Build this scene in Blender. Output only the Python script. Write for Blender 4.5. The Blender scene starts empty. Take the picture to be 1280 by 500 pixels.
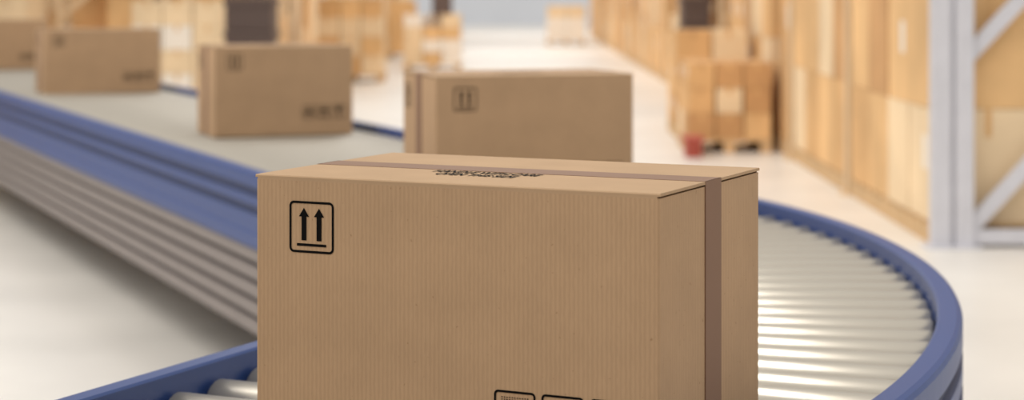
import bpy, math, random
from mathutils import Vector, Matrix
random.seed(4)
sc = bpy.context.scene
sc.view_settings.view_transform = 'Standard'
sc.view_settings.look = 'None'

# ------------------------------------------------------------ materials
def s2l(c):
    return tuple(((x/255)/12.92 if x/255 <= .04045 else ((x/255+.055)/1.055)**2.4) for x in c)

def mat(name, rgb, rough=.6, metal=0., noise=0., nscale=8., bump=0., bscale=60., spec=.5):
    m = bpy.data.materials.new(name); m.use_nodes = True
    nt = m.node_tree; b = nt.nodes['Principled BSDF']
    c = s2l(rgb)
    b.inputs['Base Color'].default_value = (*c, 1)
    b.inputs['Roughness'].default_value = rough
    b.inputs['Metallic'].default_value = metal
    b.inputs['Specular IOR Level'].default_value = spec
    tc = nt.nodes.new('ShaderNodeTexCoord')
    if noise > 0:
        n = nt.nodes.new('ShaderNodeTexNoise'); n.inputs['Scale'].default_value = nscale
        n.inputs['Detail'].default_value = 5
        nt.links.new(tc.outputs['Object'], n.inputs['Vector'])
        r = nt.nodes.new('ShaderNodeValToRGB')
        r.color_ramp.elements[0].position = .3; r.color_ramp.elements[1].position = .7
        r.color_ramp.elements[0].color = (*[x*(1-noise) for x in c], 1)
        r.color_ramp.elements[1].color = (*[min(1, x*(1+noise)) for x in c], 1)
        nt.links.new(n.outputs['Fac'], r.inputs['Fac'])
        nt.links.new(r.outputs['Color'], b.inputs['Base Color'])
    if bump > 0:
        n2 = nt.nodes.new('ShaderNodeTexNoise'); n2.inputs['Scale'].default_value = bscale
        nt.links.new(tc.outputs['Object'], n2.inputs['Vector'])
        bp = nt.nodes.new('ShaderNodeBump'); bp.inputs['Strength'].default_value = bump
        bp.inputs['Distance'].default_value = .002
        nt.links.new(n2.outputs['Fac'], bp.inputs['Height'])
        nt.links.new(bp.outputs['Normal'], b.inputs['Normal'])
    return m

def cardboard(name, rgb, corr=True):
    m = bpy.data.materials.new(name); m.use_nodes = True
    nt = m.node_tree; L = nt.links; N = nt.nodes; b = N['Principled BSDF']
    c = s2l(rgb)
    b.inputs['Roughness'].default_value = .8
    b.inputs['Specular IOR Level'].default_value = .2
    tc = N.new('ShaderNodeTexCoord')
    n = N.new('ShaderNodeTexNoise'); n.inputs['Scale'].default_value = 9; n.inputs['Detail'].default_value = 6
    L.new(tc.outputs['Object'], n.inputs['Vector'])
    r = N.new('ShaderNodeValToRGB')
    r.color_ramp.elements[0].position = .3; r.color_ramp.elements[1].position = .7
    r.color_ramp.elements[0].color = (*[x*.95 for x in c], 1)
    r.color_ramp.elements[1].color = (*[x*1.05 for x in c], 1)
    L.new(n.outputs['Fac'], r.inputs['Fac'])
    sp = N.new('ShaderNodeTexNoise'); sp.inputs['Scale'].default_value = 160; sp.inputs['Detail'].default_value = 2
    L.new(tc.outputs['Object'], sp.inputs['Vector'])
    sr = N.new('ShaderNodeValToRGB')
    sr.color_ramp.elements[0].position = .70; sr.color_ramp.elements[1].position = .78
    sr.color_ramp.elements[0].color = (1, 1, 1, 1); sr.color_ramp.elements[1].color = (.72, .66, .6, 1)
    L.new(sp.outputs['Fac'], sr.inputs['Fac'])
    mx = N.new('ShaderNodeMixRGB'); mx.blend_type = 'MULTIPLY'; mx.inputs[0].default_value = 1
    L.new(r.outputs['Color'], mx.inputs[1]); L.new(sr.outputs['Color'], mx.inputs[2])
    out = mx
    if corr:
        sx = N.new('ShaderNodeSeparateXYZ'); L.new(tc.outputs['Object'], sx.inputs[0])
        ad = N.new('ShaderNodeMath'); ad.operation = 'ADD'
        L.new(sx.outputs['X'], ad.inputs[0]); L.new(sx.outputs['Y'], ad.inputs[1])
        zz = N.new('ShaderNodeMath'); zz.operation = 'MULTIPLY'; zz.inputs[1].default_value = .18
        L.new(sx.outputs['Z'], zz.inputs[0])
        cb = N.new('ShaderNodeCombineXYZ'); L.new(ad.outputs[0], cb.inputs['X']); L.new(zz.outputs[0], cb.inputs['Z'])
        w = N.new('ShaderNodeTexWave'); w.wave_type = 'BANDS'; w.bands_direction = 'X'
        w.inputs['Scale'].default_value = 48; w.inputs['Distortion'].default_value = 2.6
        w.inputs['Detail'].default_value = 2; w.inputs['Detail Scale'].default_value = 6
        L.new(cb.outputs[0], w.inputs['Vector'])
        wr = N.new('ShaderNodeValToRGB')
        wr.color_ramp.elements[0].color = (.92, .91, .90, 1); wr.color_ramp.elements[1].color = (1.02, 1.02, 1.02, 1)
        L.new(w.outputs['Fac'], wr.inputs['Fac'])
        m2 = N.new('ShaderNodeMixRGB'); m2.blend_type = 'MULTIPLY'; m2.inputs[0].default_value = 1
        L.new(mx.outputs[0], m2.inputs[1]); L.new(wr.outputs[0], m2.inputs[2])
        out = m2
        bp = N.new('ShaderNodeBump'); bp.inputs['Strength'].default_value = .15; bp.inputs['Distance'].default_value = .0008
        L.new(w.outputs['Fac'], bp.inputs['Height']); L.new(bp.outputs['Normal'], b.inputs['Normal'])
    L.new(out.outputs[0], b.inputs['Base Color'])
    return m

M_card = cardboard('cardboard_corrugated', (182, 150, 117))
M_cardtop = cardboard('cardboard_smooth', (179, 149, 117), False)
M_gapshade = mat('gap_shade', (40, 28, 20), .9)  # shadow line under the flap ends, put into the colour
M_tape = mat('packing_tape', (134, 103, 82), .6, noise=.03, spec=.2)
M_ink = mat('black_ink', (12, 10, 9), .8, spec=.1)
M_blue = mat('blue_painted_steel', (34, 63, 122), .42, noise=.03, nscale=3)
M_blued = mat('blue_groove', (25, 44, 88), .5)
M_alu = mat('grey_aluminium', (132, 123, 119), .5, metal=.2, noise=.04)
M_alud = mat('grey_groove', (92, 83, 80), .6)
M_roll = mat('roller_steel', (200, 193, 180), .28, metal=.75)
M_roll2 = mat('roller_steel_darker', (172, 165, 153), .42, metal=.5)  # darker steel tone for the rollers of the back straight
M_rollcap = mat('roller_bearing', (150, 143, 132), .5, metal=.3)
M_shadesheet = mat('shade_sheet_grey', (80, 72, 64), .7)  # dark colour stands in for shade between the rollers
M_wood = mat('pallet_wood', (206, 172, 128), .8, noise=.12)
M_c1 = mat('carton_golden', (226, 184, 130), .8, noise=.2, nscale=1.2)
M_c2 = mat('carton_tan', (218, 174, 120), .8, noise=.2, nscale=1.2)
M_c3 = mat('carton_pale', (232, 206, 168), .8, noise=.16, nscale=1.2)
M_c4 = mat('carton_brown', (200, 154, 104), .8, noise=.2, nscale=1.2)
M_white = mat('white_wrap', (240, 230, 216), .5)
M_dark = mat('dark_crate', (92, 76, 70), .6)
M_red = mat('red_crate', (176, 84, 70), .6)
M_rack = mat('rack_grey_white', (206, 205, 211), .5, noise=.04)
M_rackt = mat('rack_frame_tan', (222, 194, 156), .5, noise=.04)
M_beam = mat('rack_beam_orange', (220, 166, 112), .5)
M_floor = mat('polished_concrete', (230, 225, 217), .34, noise=.09, nscale=.9, spec=.4)
M_wall = mat('wall_paint', (214, 219, 227), .8, noise=.03, nscale=.4)

# ------------------------------------------------------------ mesh builder
class MB:
    def __init__(s): s.v = []; s.f = []; s.m = []; s.sm = []
    def face(s, idx, mi=0, sm=False): s.f.append(idx); s.m.append(mi); s.sm.append(sm)
    def poly(s, pts, mi=0):
        k = len(s.v); s.v += [tuple(p) for p in pts]; s.face(list(range(k, k+len(pts))), mi)
    def box(s, a, b, mi=0, M=None):
        x0, y0, z0 = a; x1, y1, z1 = b; k = len(s.v)
        P = [(x0,y0,z0),(x1,y0,z0),(x1,y1,z0),(x0,y1,z0),(x0,y0,z1),(x1,y0,z1),(x1,y1,z1),(x0,y1,z1)]
        if M: P = [tuple(M @ Vector(p)) for p in P]
        s.v += P
        for q in ((0,3,2,1),(4,5,6,7),(0,1,5,4),(1,2,6,5),(2,3,7,6),(3,0,4,7)):
            s.face([k+i for i in q], mi)
    def bar(s, p, q, w, t, mi=0):
        p = Vector(p); q = Vector(q); d = q-p; L = d.length; z = d.normalized()
        up = Vector((0, 1, 0)) if abs(z.y) < .9 else Vector((1, 0, 0))
        x = up.cross(z).normalized(); y = z.cross(x)
        M = Matrix((x, y, z)).transposed().to_4x4(); M.translation = p
        s.box((-w/2, -t/2, 0), (w/2, t/2, L), mi, M)
    def prism(s, foot, z0, z1, mi=0):
        k = len(s.v); n = len(foot)
        s.v += [(x, y, z0) for x, y in foot] + [(x, y, z1) for x, y in foot]
        s.face([k+i for i in range(n)][::-1], mi); s.face([k+n+i for i in range(n)], mi)
        for i in range(n):
            j = (i+1) % n; s.face([k+i, k+j, k+n+j, k+n+i], mi)
    def tube(s, prof, mi=0, seg=20, mic=None):
        k = len(s.v); n = len(prof)
        ax = (prof[-1][0]-prof[0][0]).normalized()
        side = ax.cross(Vector((0, 0, 1))).normalized(); up = side.cross(ax)
        for c, r in prof:
            for i in range(seg):
                a = 2*math.pi*i/seg
                s.v.append(tuple(c+side*(r*math.cos(a))+up*(r*math.sin(a))))
        for j in range(n-1):
            for i in range(seg):
                i2 = (i+1) % seg
                mm = mi if (mic is None or 0 < j < n-2) else mic
                s.face([k+j*seg+i, k+j*seg+i2, k+(j+1)*seg+i2, k+(j+1)*seg+i], mm, True)
        s.face([k+i for i in range(seg)], mic if mic is not None else mi)
        s.face([k+(n-1)*seg+i for i in range(seg)][::-1], mic if mic is not None else mi)
    def make(s, name, mats, parent=None):
        me = bpy.data.meshes.new(name); me.from_pydata(s.v, [], s.f)
        for m in mats: me.materials.append(m)
        me.polygons.foreach_set('material_index', s.m)
        me.polygons.foreach_set('use_smooth', s.sm)
        me.update()
        import bmesh
        bm = bmesh.new(); bm.from_mesh(me); bmesh.ops.recalc_face_normals(bm, faces=bm.faces); bm.to_mesh(me); bm.free()
        o = bpy.data.objects.new(name, me); sc.collection.objects.link(o)
        if parent: o.parent = parent
        return o

def empty(name, loc=(0, 0, 0), rz=0):
    e = bpy.data.objects.new(name, None); sc.collection.objects.link(e)
    e.location = loc; e.rotation_euler = (0, 0, rz); e.empty_display_size = .2
    return e

# ------------------------------------------------------------ cardboard boxes
def rrect(x0, y0, x1, y1, r, n=5):
    P = []
    for cx, cy, a0 in ((x1-r, y1-r, 0), (x0+r, y1-r, 90), (x0+r, y0+r, 180), (x1-r, y0+r, 270)):
        for i in range(n+1):
            a = math.radians(a0+90*i/n); P.append((cx+r*math.cos(a), cy+r*math.sin(a)))
    return P

def ring(mb, F, x0, y0, x1, y1, r, w):
    A = rrect(x0, y0, x1, y1, r); B = rrect(x0+w, y0+w, x1-w, y1-w, max(r-w, .001)); n = len(A)
    for i in range(n):
        j = (i+1) % n
        mb.poly([F(*A[i]), F(*A[j]), F(*B[j]), F(*B[i])])

def rect(mb, F, x0, y0, x1, y1): mb.poly([F(x0, y0), F(x1, y0), F(x1, y1), F(x0, y1)])

def icon_up(mb, F, x, y, s):
    ring(mb, F, x, y, x+s, y+s, s*.1, s*.045)
    rect(mb, F, x+.17*s, y+.13*s, x+.83*s, y+.18*s)
    for cx in (.33, .67):
        cx = x+cx*s
        rect(mb, F, cx-.055*s, y+.24*s, cx+.055*s, y+.72*s)
        mb.poly([F(cx-.115*s, y+.70*s), F(cx, y+.87*s), F(cx+.115*s, y+.70*s)])

def icon_hands(mb, F, x, y, s):
    ring(mb, F, x, y, x+s, y+s, s*.1, s*.05)
    for i in range(11):
        for j in range(3):
            rect(mb, F, x+(.18+.062*i)*s, y+(.84-.05*j)*s, x+(.21+.062*i)*s, y+(.865-.05*j)*s)
    rect(mb, F, x+.32*s, y+.36*s, x+.68*s, y+.66*s)
    mb.poly([F(x+.14*s, y+.62*s), F(x+.22*s, y+.62*s), F(x+.24*s, y+.32*s), F(x+.4*s, y+.2*s), F(x+.4*s, y+.13*s), F(x+.16*s, y+.24*s)])
    mb.poly([F(x+.86*s, y+.62*s), F(x+.78*s, y+.62*s), F(x+.76*s, y+.32*s), F(x+.6*s, y+.2*s), F(x+.6*s, y+.13*s), F(x+.84*s, y+.24*s)])

def icon_dry(mb, F, x, y, s):
    ring(mb, F, x, y, x+s, y+s, s*.1, s*.05)
    P = [(x+.5*s+.34*s*math.cos(math.radians(a)), y+.5*s+.3*s*math.sin(math.radians(a))) for a in range(0, 181, 15)]
    for i in range(12):
        mb.poly([F(*P[i]), F(*P[i+1]), F(x+.5*s, y+.5*s)])
    rect(mb, F, x+.485*s, y+.2*s, x+.515*s, y+.5*s)
    rect(mb, F, x+.42*s, y+.17*s, x+.515*s, y+.2*s)
    rect(mb, F, x+.2*s, y+.12*s, x+.38*s, y+.3*s); rect(mb, F, x+.62*s, y+.12*s, x+.8*s, y+.3*s)

def icon_glass(mb, F, x, y, s):
    ring(mb, F, x, y, x+s, y+s, s*.1, s*.05)
    P = [(x+.5*s+.24*s*math.cos(math.radians(a)), y+.86*s+.4*s*math.sin(math.radians(a))) for a in range(180, 361, 15)]
    for i in range(12): mb.poly([F(*P[i]), F(*P[i+1]), F(x+.5*s, y+.86*s)])
    rect(mb, F, x+.46*s, y+.2*s, x+.54*s, y+.5*s)
    mb.poly([F(x+.3*s, y+.13*s), F(x+.7*s, y+.13*s), F(x+.54*s, y+.22*s), F(x+.46*s, y+.22*s)])

def text_mesh(body, size):
    cu = bpy.data.curves.new('t', 'FONT'); cu.body = body; cu.size = size; cu.align_x = 'CENTER'; cu.offset = size*.03
    cu.space_line = 1.0
    o = bpy.data.objects.new('t', cu); sc.collection.objects.link(o)
    bpy.context.view_layer.update()
    dg = bpy.context.evaluated_depsgraph_get()
    me = bpy.data.meshes.new_from_object(o.evaluated_get(dg))
    bpy.data.objects.remove(o); bpy.data.curves.remove(cu)
    return me

def cardboard_box(x, y, z, yaw, W=.602, D=.395, H=.40):
    """front-left bottom corner at x,y ; front along +local x"""
    e = empty('cardboard_box', (x, y, z), yaw)
    c = .003
    mb = MB()
    foot = [(c, 0), (W-c, 0), (W, c), (W, D-c), (W-c, D), (c, D), (0, D-c), (0, c)]
    mb.prism(foot, 0, H-.0065)
    mb.box((.012, 0.0005, H-.0066), (W-.012, D-.0005, H-.0039), 1)
    mb.make('body', [M_card, M_gapshade], e)
    fb = MB()
    fb.box((c, 0, H-.0066), (W-c, .004, H-.0038)); fb.box((c, D-.004, H-.0066), (W-c, D, H-.0038))
    g = .0015
    for y0, y1, sgn in ((0, D/2-g, 0), (D/2+g, D, 1)):
        t = .004; k = .0015
        if sgn == 0: pr = [(y0, H-t), (y1, H-t), (y1, H), (y0+k, H), (y0, H-k)]
        else: pr = [(y0, H-t), (y1, H-t), (y1, H-k), (y1-k, H), (y0, H)]
        b0 = len(fb.v); n = len(pr)
        fb.v += [(-.001, a, b) for a, b in pr]+[(W+.001, a, b) for a, b in pr]
        fb.face([b0+i for i in range(n)]); fb.face([b0+n+i for i in range(n)][::-1])
        for i in range(n):
            j = (i+1) % n; fb.face([b0+i, b0+j, b0+n+j, b0+n+i])
    fb.make('top_flaps', [M_cardtop], e)
    tp = MB(); tw = .031; th = .0006
    tp.box((-.0016, D/2-tw, H), (W+.0016, D/2+tw, H+th))
    tp.box((W, D/2-tw, 0.0), (W+.0017, D/2+tw, H+th)); tp.box((-.0017, D/2-tw, 0.0), (0, D/2+tw, H+th))
    tp.make('tape', [M_tape], e)
    pk = MB(); k = .0008
    F = lambda a, b: (a, -k, b)
    s = .071
    icon_up(pk, F, .055, H-.034-s, s)
    s2 = .060; z2 = H-.267-s2; sh = W-.602
    icon_hands(pk, F, .370+sh, z2, s2); icon_dry(pk, F, .4385+sh, z2, s2); icon_glass(pk, F, .507+sh, z2, s2)
    G = lambda a, b: (-k, D-a, b)
    icon_up(pk, G, .03, H-.036-s, s)
    Bk = lambda a, b: (W-a, D+k, b)
    icon_up(pk, Bk, .055, H-.036-s, s)
    me = text_mesh("HANDLE WITH CARE\nOPEN THIS SIDE", .0225)
    b0 = len(pk.v)
    pk.v += [(W*.478+v.co.x*.76, .134+v.co.y*1.5, H+k) for v in me.vertices]
    for p in me.polygons: pk.face([b0+i for i in p.vertices])
    bpy.data.meshes.remove(me)
    pk.make('printed_marks', [M_ink], e)
    return e

SURF = .80
rad = math.radians
cardboard_box(-.357, 2.712, SURF+.0005, -rad(25.6))
cardboard_box(-.225, 5.72, SURF+.0005, rad(17), W=.62)
cardboard_box(-1.313, 8.58, SURF+.0005, rad(20), W=.63)
cardboard_box(-2.90, 12.05, SURF+.0005, rad(21), W=.72, D=.42)
cardboard_box(-4.45, 15.6, SURF+.0005, rad(22), W=.72, D=.42)

# ------------------------------------------------------------ conveyor
C = Vector((-2.756, 4.581)); A0 = -rad(26); A1 = rad(23.5)
LN, LB = 3.6, 13.5
RI, RO = 2.59, 3.672
def nrm(a): return Vector((math.cos(a), math.sin(a)))
def frames():
    fr = []
    n0 = nrm(A0); d0 = Vector((-n0.y, n0.x)); n1 = nrm(A1); d1 = Vector((-n1.y, n1.x))
    fr.append((C-d0*LN, n0)); fr.append((C-d0*LN*.5, n0))
    for i in range(49):
        a = A0+(A1-A0)*i/48; fr.append((C.copy(), nrm(a)))
    fr.append((C+d1*LB*.5, n1)); fr.append((C+d1*LB, n1))
    return fr
FR = frames()
conv = empty('roller_conveyor')
def sweep(mb, prof, R, sgn, mfun=lambda i: 0):
    k = len(mb.v); n = len(prof)
    for c, nn in FR:
        for o, z in prof:
            p = c+nn*(R+sgn*o); mb.v.append((p.x, p.y, z))
    for j in range(len(FR)-1):
        for i in range(n):
            i2 = (i+1) % n
            mb.face([k+j*n+i, k+j*n+i2, k+(j+1)*n+i2, k+(j+1)*n+i], mfun(i), False)
    mb.face([k+i for i in range(n)]); mb.face([k+(len(FR)-1)*n+i for i in range(n)])
T = SURF+.03
blue = [(0, T-.004), (.004, T), (.036, T), (.044, T-.004), (.048, T-.012), (.048, T-.052), (.036, T-.058), (.036, T-.078), (.048, T-.084),
        (.048, T-.115), (.036, T-.121), (.036, T-.139), (.048, T-.145), (.048, T-.205), (.055, T-.212), (.055, T-.255), (.045, T-.265), (0, T-.265)]
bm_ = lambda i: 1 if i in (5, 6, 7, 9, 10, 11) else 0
for nm, R, sg in (('inner_side_rail', RI, -1), ('outer_side_rail', RO, 1)):
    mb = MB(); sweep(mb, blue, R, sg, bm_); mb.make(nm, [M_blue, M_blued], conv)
    g = MB()
    zz = T-.265; prof = [(0, zz)]
    z = zz
    for i in range(5):
        prof += [(.040, z), (.044, z-.006), (.044, z-.040), (.038, z-.046), (.026, z-.048), (.026, z-.060)]
        z -= .061
    prof += [(0, z)]
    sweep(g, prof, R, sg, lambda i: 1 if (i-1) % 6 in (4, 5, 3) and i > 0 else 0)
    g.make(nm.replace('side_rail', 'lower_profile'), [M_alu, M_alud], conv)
tr = MB(); sweep(tr, [(0, SURF-.13), (0, SURF-.12), (RO-RI, SURF-.12), (RO-RI, SURF-.13)], RI, 1); tr.make('roller_shade_sheet', [M_shadesheet], conv)  # dark sheet added below the rollers to darken their gaps

rl = MB()
def roller(c, nn, r0, r1, mi=0):
    a = RI+.001; b = RO-.001
    def P(r, rr): q = c+nn*r; return Vector((q.x, q.y, SURF-rr))
    pr = [(P(a, r0), r0*.45), (P(a+.006, r0), r0*.45), (P(a+.0065, r0), r0*.86), (P(a+.012, r0), r0), (P(b-.012, r1), r1), (P(b-.0065, r1), r1*.86), (P(b-.006, r1), r1*.45), (P(b, r1), r1*.45)]
    rl.tube(pr, mi, 24, 1)
n0 = nrm(A0); d0 = Vector((-n0.y, n0.x)); n1 = nrm(A1); d1 = Vector((-n1.y, n1.x))
pitch = .118
i = 0
while (i+.5)*pitch < LN-.05:
    roller(C-d0*(i+.5)*pitch, n0, .040, .040); i += 1
i = 0
while (i+.5)*pitch < LB-.05:
    roller(C+d1*(i+.5)*pitch, n1, .038, .038, 2); i += 1
NA = 25
for i in range(NA):
    a = A0+(A1-A0)*(i+.5)/NA; roller(C, nrm(a), .030, .042)
rl.make('rollers', [M_roll, M_rollcap, M_roll2], conv)
lg = MB()
def legs(c, n):
    for R in (RI-.02, RO+.02):
        p = c+n*R
        lg.box((p.x-.035, p.y-.035, .012), (p.x+.035, p.y+.035, T-.27))
        lg.box((p.x-.07, p.y-.07, 0), (p.x+.07, p.y+.07, .012))
    p = c+n*RI; q = c+n*RO
    lg.bar((p.x, p.y, .22), (q.x, q.y, .22), .05, .04)
legs(C-d0*(LN-.2), n0); legs(C, nrm(rad(2))); legs(C, nrm(A1-rad(3)));  legs(C+d1*(LB-.3), n1)
lg.make('support_legs', [M_alu], conv)

# ------------------------------------------------------------ room shell
fl = MB(); fl.box((-16, -8, -.05), (16, 76, 0)); fl.make('floor', [M_floor])
w = MB(); w.box((-16, 76, 0), (16, 76.2, 7)); w.make('wall_back', [M_wall])
w = MB(); w.box((-16.2, -8, 0), (-16, 76, 7)); w.make('wall_left', [M_wall])
w = MB(); w.box((16, -8, 0), (16.2, 76, 7)); w.make('wall_right', [M_wall])

# ------------------------------------------------------------ racks with cartons
CM = [M_c1, M_c2, M_c3, M_c4, M_white, M_wood, M_dark, M_red]
def cartons(mb, x0, y0, z0, w, d, h, nx, ny, nz, pal=(0, 0, 1, 2, 0, 3), top=None):
    for i in range(3): mb.box((x0+i*(w-.1)/2, y0, z0), (x0+i*(w-.1)/2+.1, y0+d, z0+.10), 5)
    for i in range(6): mb.box((x0, y0+i*(d-.12)/5, z0+.10), (x0+w, y0+i*(d-.12)/5+.12, z0+.125), 5)
    zb = z0+.125; sx = w/nx; sy = d/ny; sz = (h-.125)/nz
    for k in range(nz):
        for i in range(nx):
            for j in range(ny):
                if k == nz-1 and random.random() < .2: continue
                g = .004+.008*random.random(); mi = random.choice(pal)
                a = (x0+i*sx+g, y0+j*sy+g, zb+k*sz+.001); b = (x0+(i+1)*sx-g, y0+(j+1)*sy-g, zb+(k+1)*sz-.003)
                mb.box(a, b, mi)
                cx = (a[0]+b[0])/2; mb.box((cx-.02, a[1]-.001, a[2]+sz*.75), (cx+.02, b[1]+.001, b[2]+.001), 1 if mi != 1 else 3)
                if random.random() < .2:
                    mb.box((a[0]-.002, a[1]+sy*.2, a[2]+sz*.45), (a[0], a[1]+sy*.4, a[2]+sz*.75), 4)
    if top is not None:
        cx = x0+w*.5; mb.box((cx, y0+.05, zb+nz*sz), (cx+.34, y0+.45, zb+nz*sz+.5), top)

def rack(x0, y0, depth, bays, bay=2.8, pal=(0, 0, 1, 2, 1, 3), top=3.2, u=.13, first=None):
    e = empty('pallet_rack', (x0, y0, 0))
    f = MB()
    for i in range(bays+1):
        y = i*bay; mi = 0 if (first and i == 0) else 1
        uu = first if (first and i == 0) else u
        for x in (0, depth-uu):
            if uu > .15:   # twin post with web
                f.box((x, y, .01), (x+uu*.44, y+.10, top)); f.box((x+uu*.56, y, .01), (x+uu, y+.10, top)); f.box((x+uu*.4, y+.03, .01), (x+uu*.6, y+.07, top))
            else:
                f.box((x, y, .01), (x+uu, y+.10, top), mi)
            f.box((x-.04, y-.05, 0), (x+uu+.04, y+.15, .012), mi)
        f.box((uu, y+.02, .02), (depth-uu, y+.08, .10), mi)
        z = .10
        while z+.98 < top:
            f.bar((uu-.02, y+.05, z), (depth-uu, y+.05, z+.98), .085, .04, mi)
            z += .98
    f.make('upright_frames', [M_rack, M_rackt], e)
    b = MB()
    for i in range(bays):
        for lv in (1.62, 3.0):
            for x in (.03, depth-.08):
                b.box((x, i*bay+.10, lv), (x+.05, (i+1)*bay, lv+.11))
            for k in range(4):
                yy = i*bay+.3+k*.7
                b.box((.08, yy, lv+.06), (depth-.08, yy+.08, lv+.10))
    b.make('load_beams', [M_beam], e)
    c = MB()
    for i in range(bays):
        for k in range(2):
            yy = i*bay+.14+k*1.32
            hh = random.uniform(1.38, 1.55)
            cartons(c, .02, yy, 0, depth-.04, 1.30, hh, 2, 2, random.choice((2, 3)), pal)
            cartons(c, .08, yy, 1.735, depth-.16, 1.18, random.uniform(.8, 1.1), 2, 3, 2, pal)
    c.make('stacked_cartons', CM, e)
    return e
rack(2.36, 10.9, 1.35, 17, first=.23, u=.07)
rack(3.9, 12.5, 1.35, 14)
rack(-4.7, 26, 1.3, 14, pal=(0, 2, 2, 4, 1, 2), u=.09)
rack(-6.1, 26, 1.3, 14, pal=(0, 2, 2, 4, 2), u=.09)
rack(-9.6, 20, 1.3, 16, pal=(0, 2, 4, 2))

def pallet(x, y, w, d, h, nx, ny, nz, pal, top=None):
    e = empty('loaded_pallet', (x, y, 0)); m = MB(); cartons(m, 0, 0, 0, w, d, h, nx, ny, nz, pal, top); m.make('cartons', CM, e)
pallet(1.55, 17.2, .75, 1.0, .80, 3, 2, 3, (1, 3, 1, 3, 0, 2))
pallet(1.60, 19.0, .7, 1.0, 1.05, 2, 2, 3, (1, 0, 3, 2))
pallet(-1.9, 34, 1.0, 1.0, 1.0, 3, 2, 4, (0, 2, 2, 4), 6)
pallet(-3.0, 30, 1.0, 1.0, 1.3, 3, 2, 4, (2, 0, 1, 2))
pallet(-3.1, 40, 1.1, 1.0, 1.2, 2, 2, 3, (2, 0))
pallet(-4.6, 23.5, 1.1, 1.0, 1.3, 3, 2, 4, (2, 2, 2, 4))
pallet(-7.6, 24, 1.6, 1.0, 1.35, 3, 2, 4, (2, 0, 2, 4))
pallet(.9, 50, 1.0, 1.0, 1.0, 2, 2, 3, (2, 4))

def crates(name, x, y, w, d, h, n, m):
    e = empty(name, (x, y, 0)); b = MB(); s = h/n
    for i in range(n):
        z = i*s
        b.box((0, 0, z), (w, d, z+s*.78)); b.box((-.02, -.02, z+s*.78), (w+.02, d+.02, z+s*.98))
        for k in range(4): b.box((w*(.1+.25*k), -.012, z+s*.05), (w*(.1+.25*k)+.02, 0, z+s*.78))
    b.make('crates', [m], e)
crates('plastic_crate_stack', 1.98, 22.5, .32, .5, 1.7, 5, M_dark)
crates('plastic_crate_stack', -2.95, 20, .48, .5, 1.7, 5, M_dark)
crates('red_tool_bin', 1.50, 16.7, .13, .3, .18, 1, M_red)

# ------------------------------------------------------------ lights
wd = bpy.data.worlds.new('World'); sc.world = wd; wd.use_nodes = True
nt = wd.node_tree; bg = nt.nodes['Background']
tc = nt.nodes.new('ShaderNodeTexCoord'); sp = nt.nodes.new('ShaderNodeSeparateXYZ'); rp = nt.nodes.new('ShaderNodeValToRGB')
nt.links.new(tc.outputs['Generated'], sp.inputs[0]); nt.links.new(sp.outputs['Z'], rp.inputs['Fac'])
rp.color_ramp.elements[0].color = (.62, .58, .54, 1); rp.color_ramp.elements[0].position = .0
rp.color_ramp.elements[1].color = (1, .965, .92, 1); rp.color_ramp.elements[1].position = .7
nt.links.new(rp.outputs['Color'], bg.inputs['Color']); bg.inputs['Strength'].default_value = .80
def area(name, loc, rot, sx, sy, en, col=(1, 1, 1)):
    l = bpy.data.lights.new(name, 'AREA'); l.shape = 'RECTANGLE'; l.size = sx; l.size_y = sy; l.energy = en; l.color = col
    o = bpy.data.objects.new(name, l); sc.collection.objects.link(o); o.location = loc; o.rotation_euler = rot
sl = bpy.data.lights.new('added_soft_sun', 'SUN'); sl.energy = 1.05; sl.angle = rad(45); sl.color = (1, .97, .93)  # added soft sun, lights box top and front more than the right side
so = bpy.data.objects.new('added_soft_sun', sl); sc.collection.objects.link(so)
so.rotation_euler = Vector((.62, .42, -.75)).to_track_quat('-Z', 'Y').to_euler()
area('added_overhead_light', (1.5, 4, 6.5), (0, 0, 0), .6, 3.5, 110, (1, .97, .92))  # added light, puts highlights on the rollers
for y, en in ((14, 90), (22, 130), (32, 170), (44, 200), (60, 260)):
    area('added_overhead_light', (0, y, 6.0), (0, 0, 0), 4, 4, en, (1, .97, .93))  # lights added along the aisle to brighten the background
area('added_overhead_light', (-5.5, 8, 6.0), (0, 0, 0), 3, 3, 200, (1, .97, .92))  # added light, lifts the floor beside and under the conveyor

# ------------------------------------------------------------ camera
cam = bpy.data.cameras.new('camera'); co = bpy.data.objects.new('camera', cam); sc.collection.objects.link(co)
co.location = (0, 0, 1.46); co.rotation_euler = (rad(90), 0, 0)
cam.sensor_width = 36; cam.lens = 2430/1280*36; cam.shift_y = -265/1280
cam.clip_end = 300; cam.clip_start = .05
cam.dof.use_dof = True; cam.dof.focus_distance = 2.68; cam.dof.aperture_fstop = 3.7
sc.camera = co
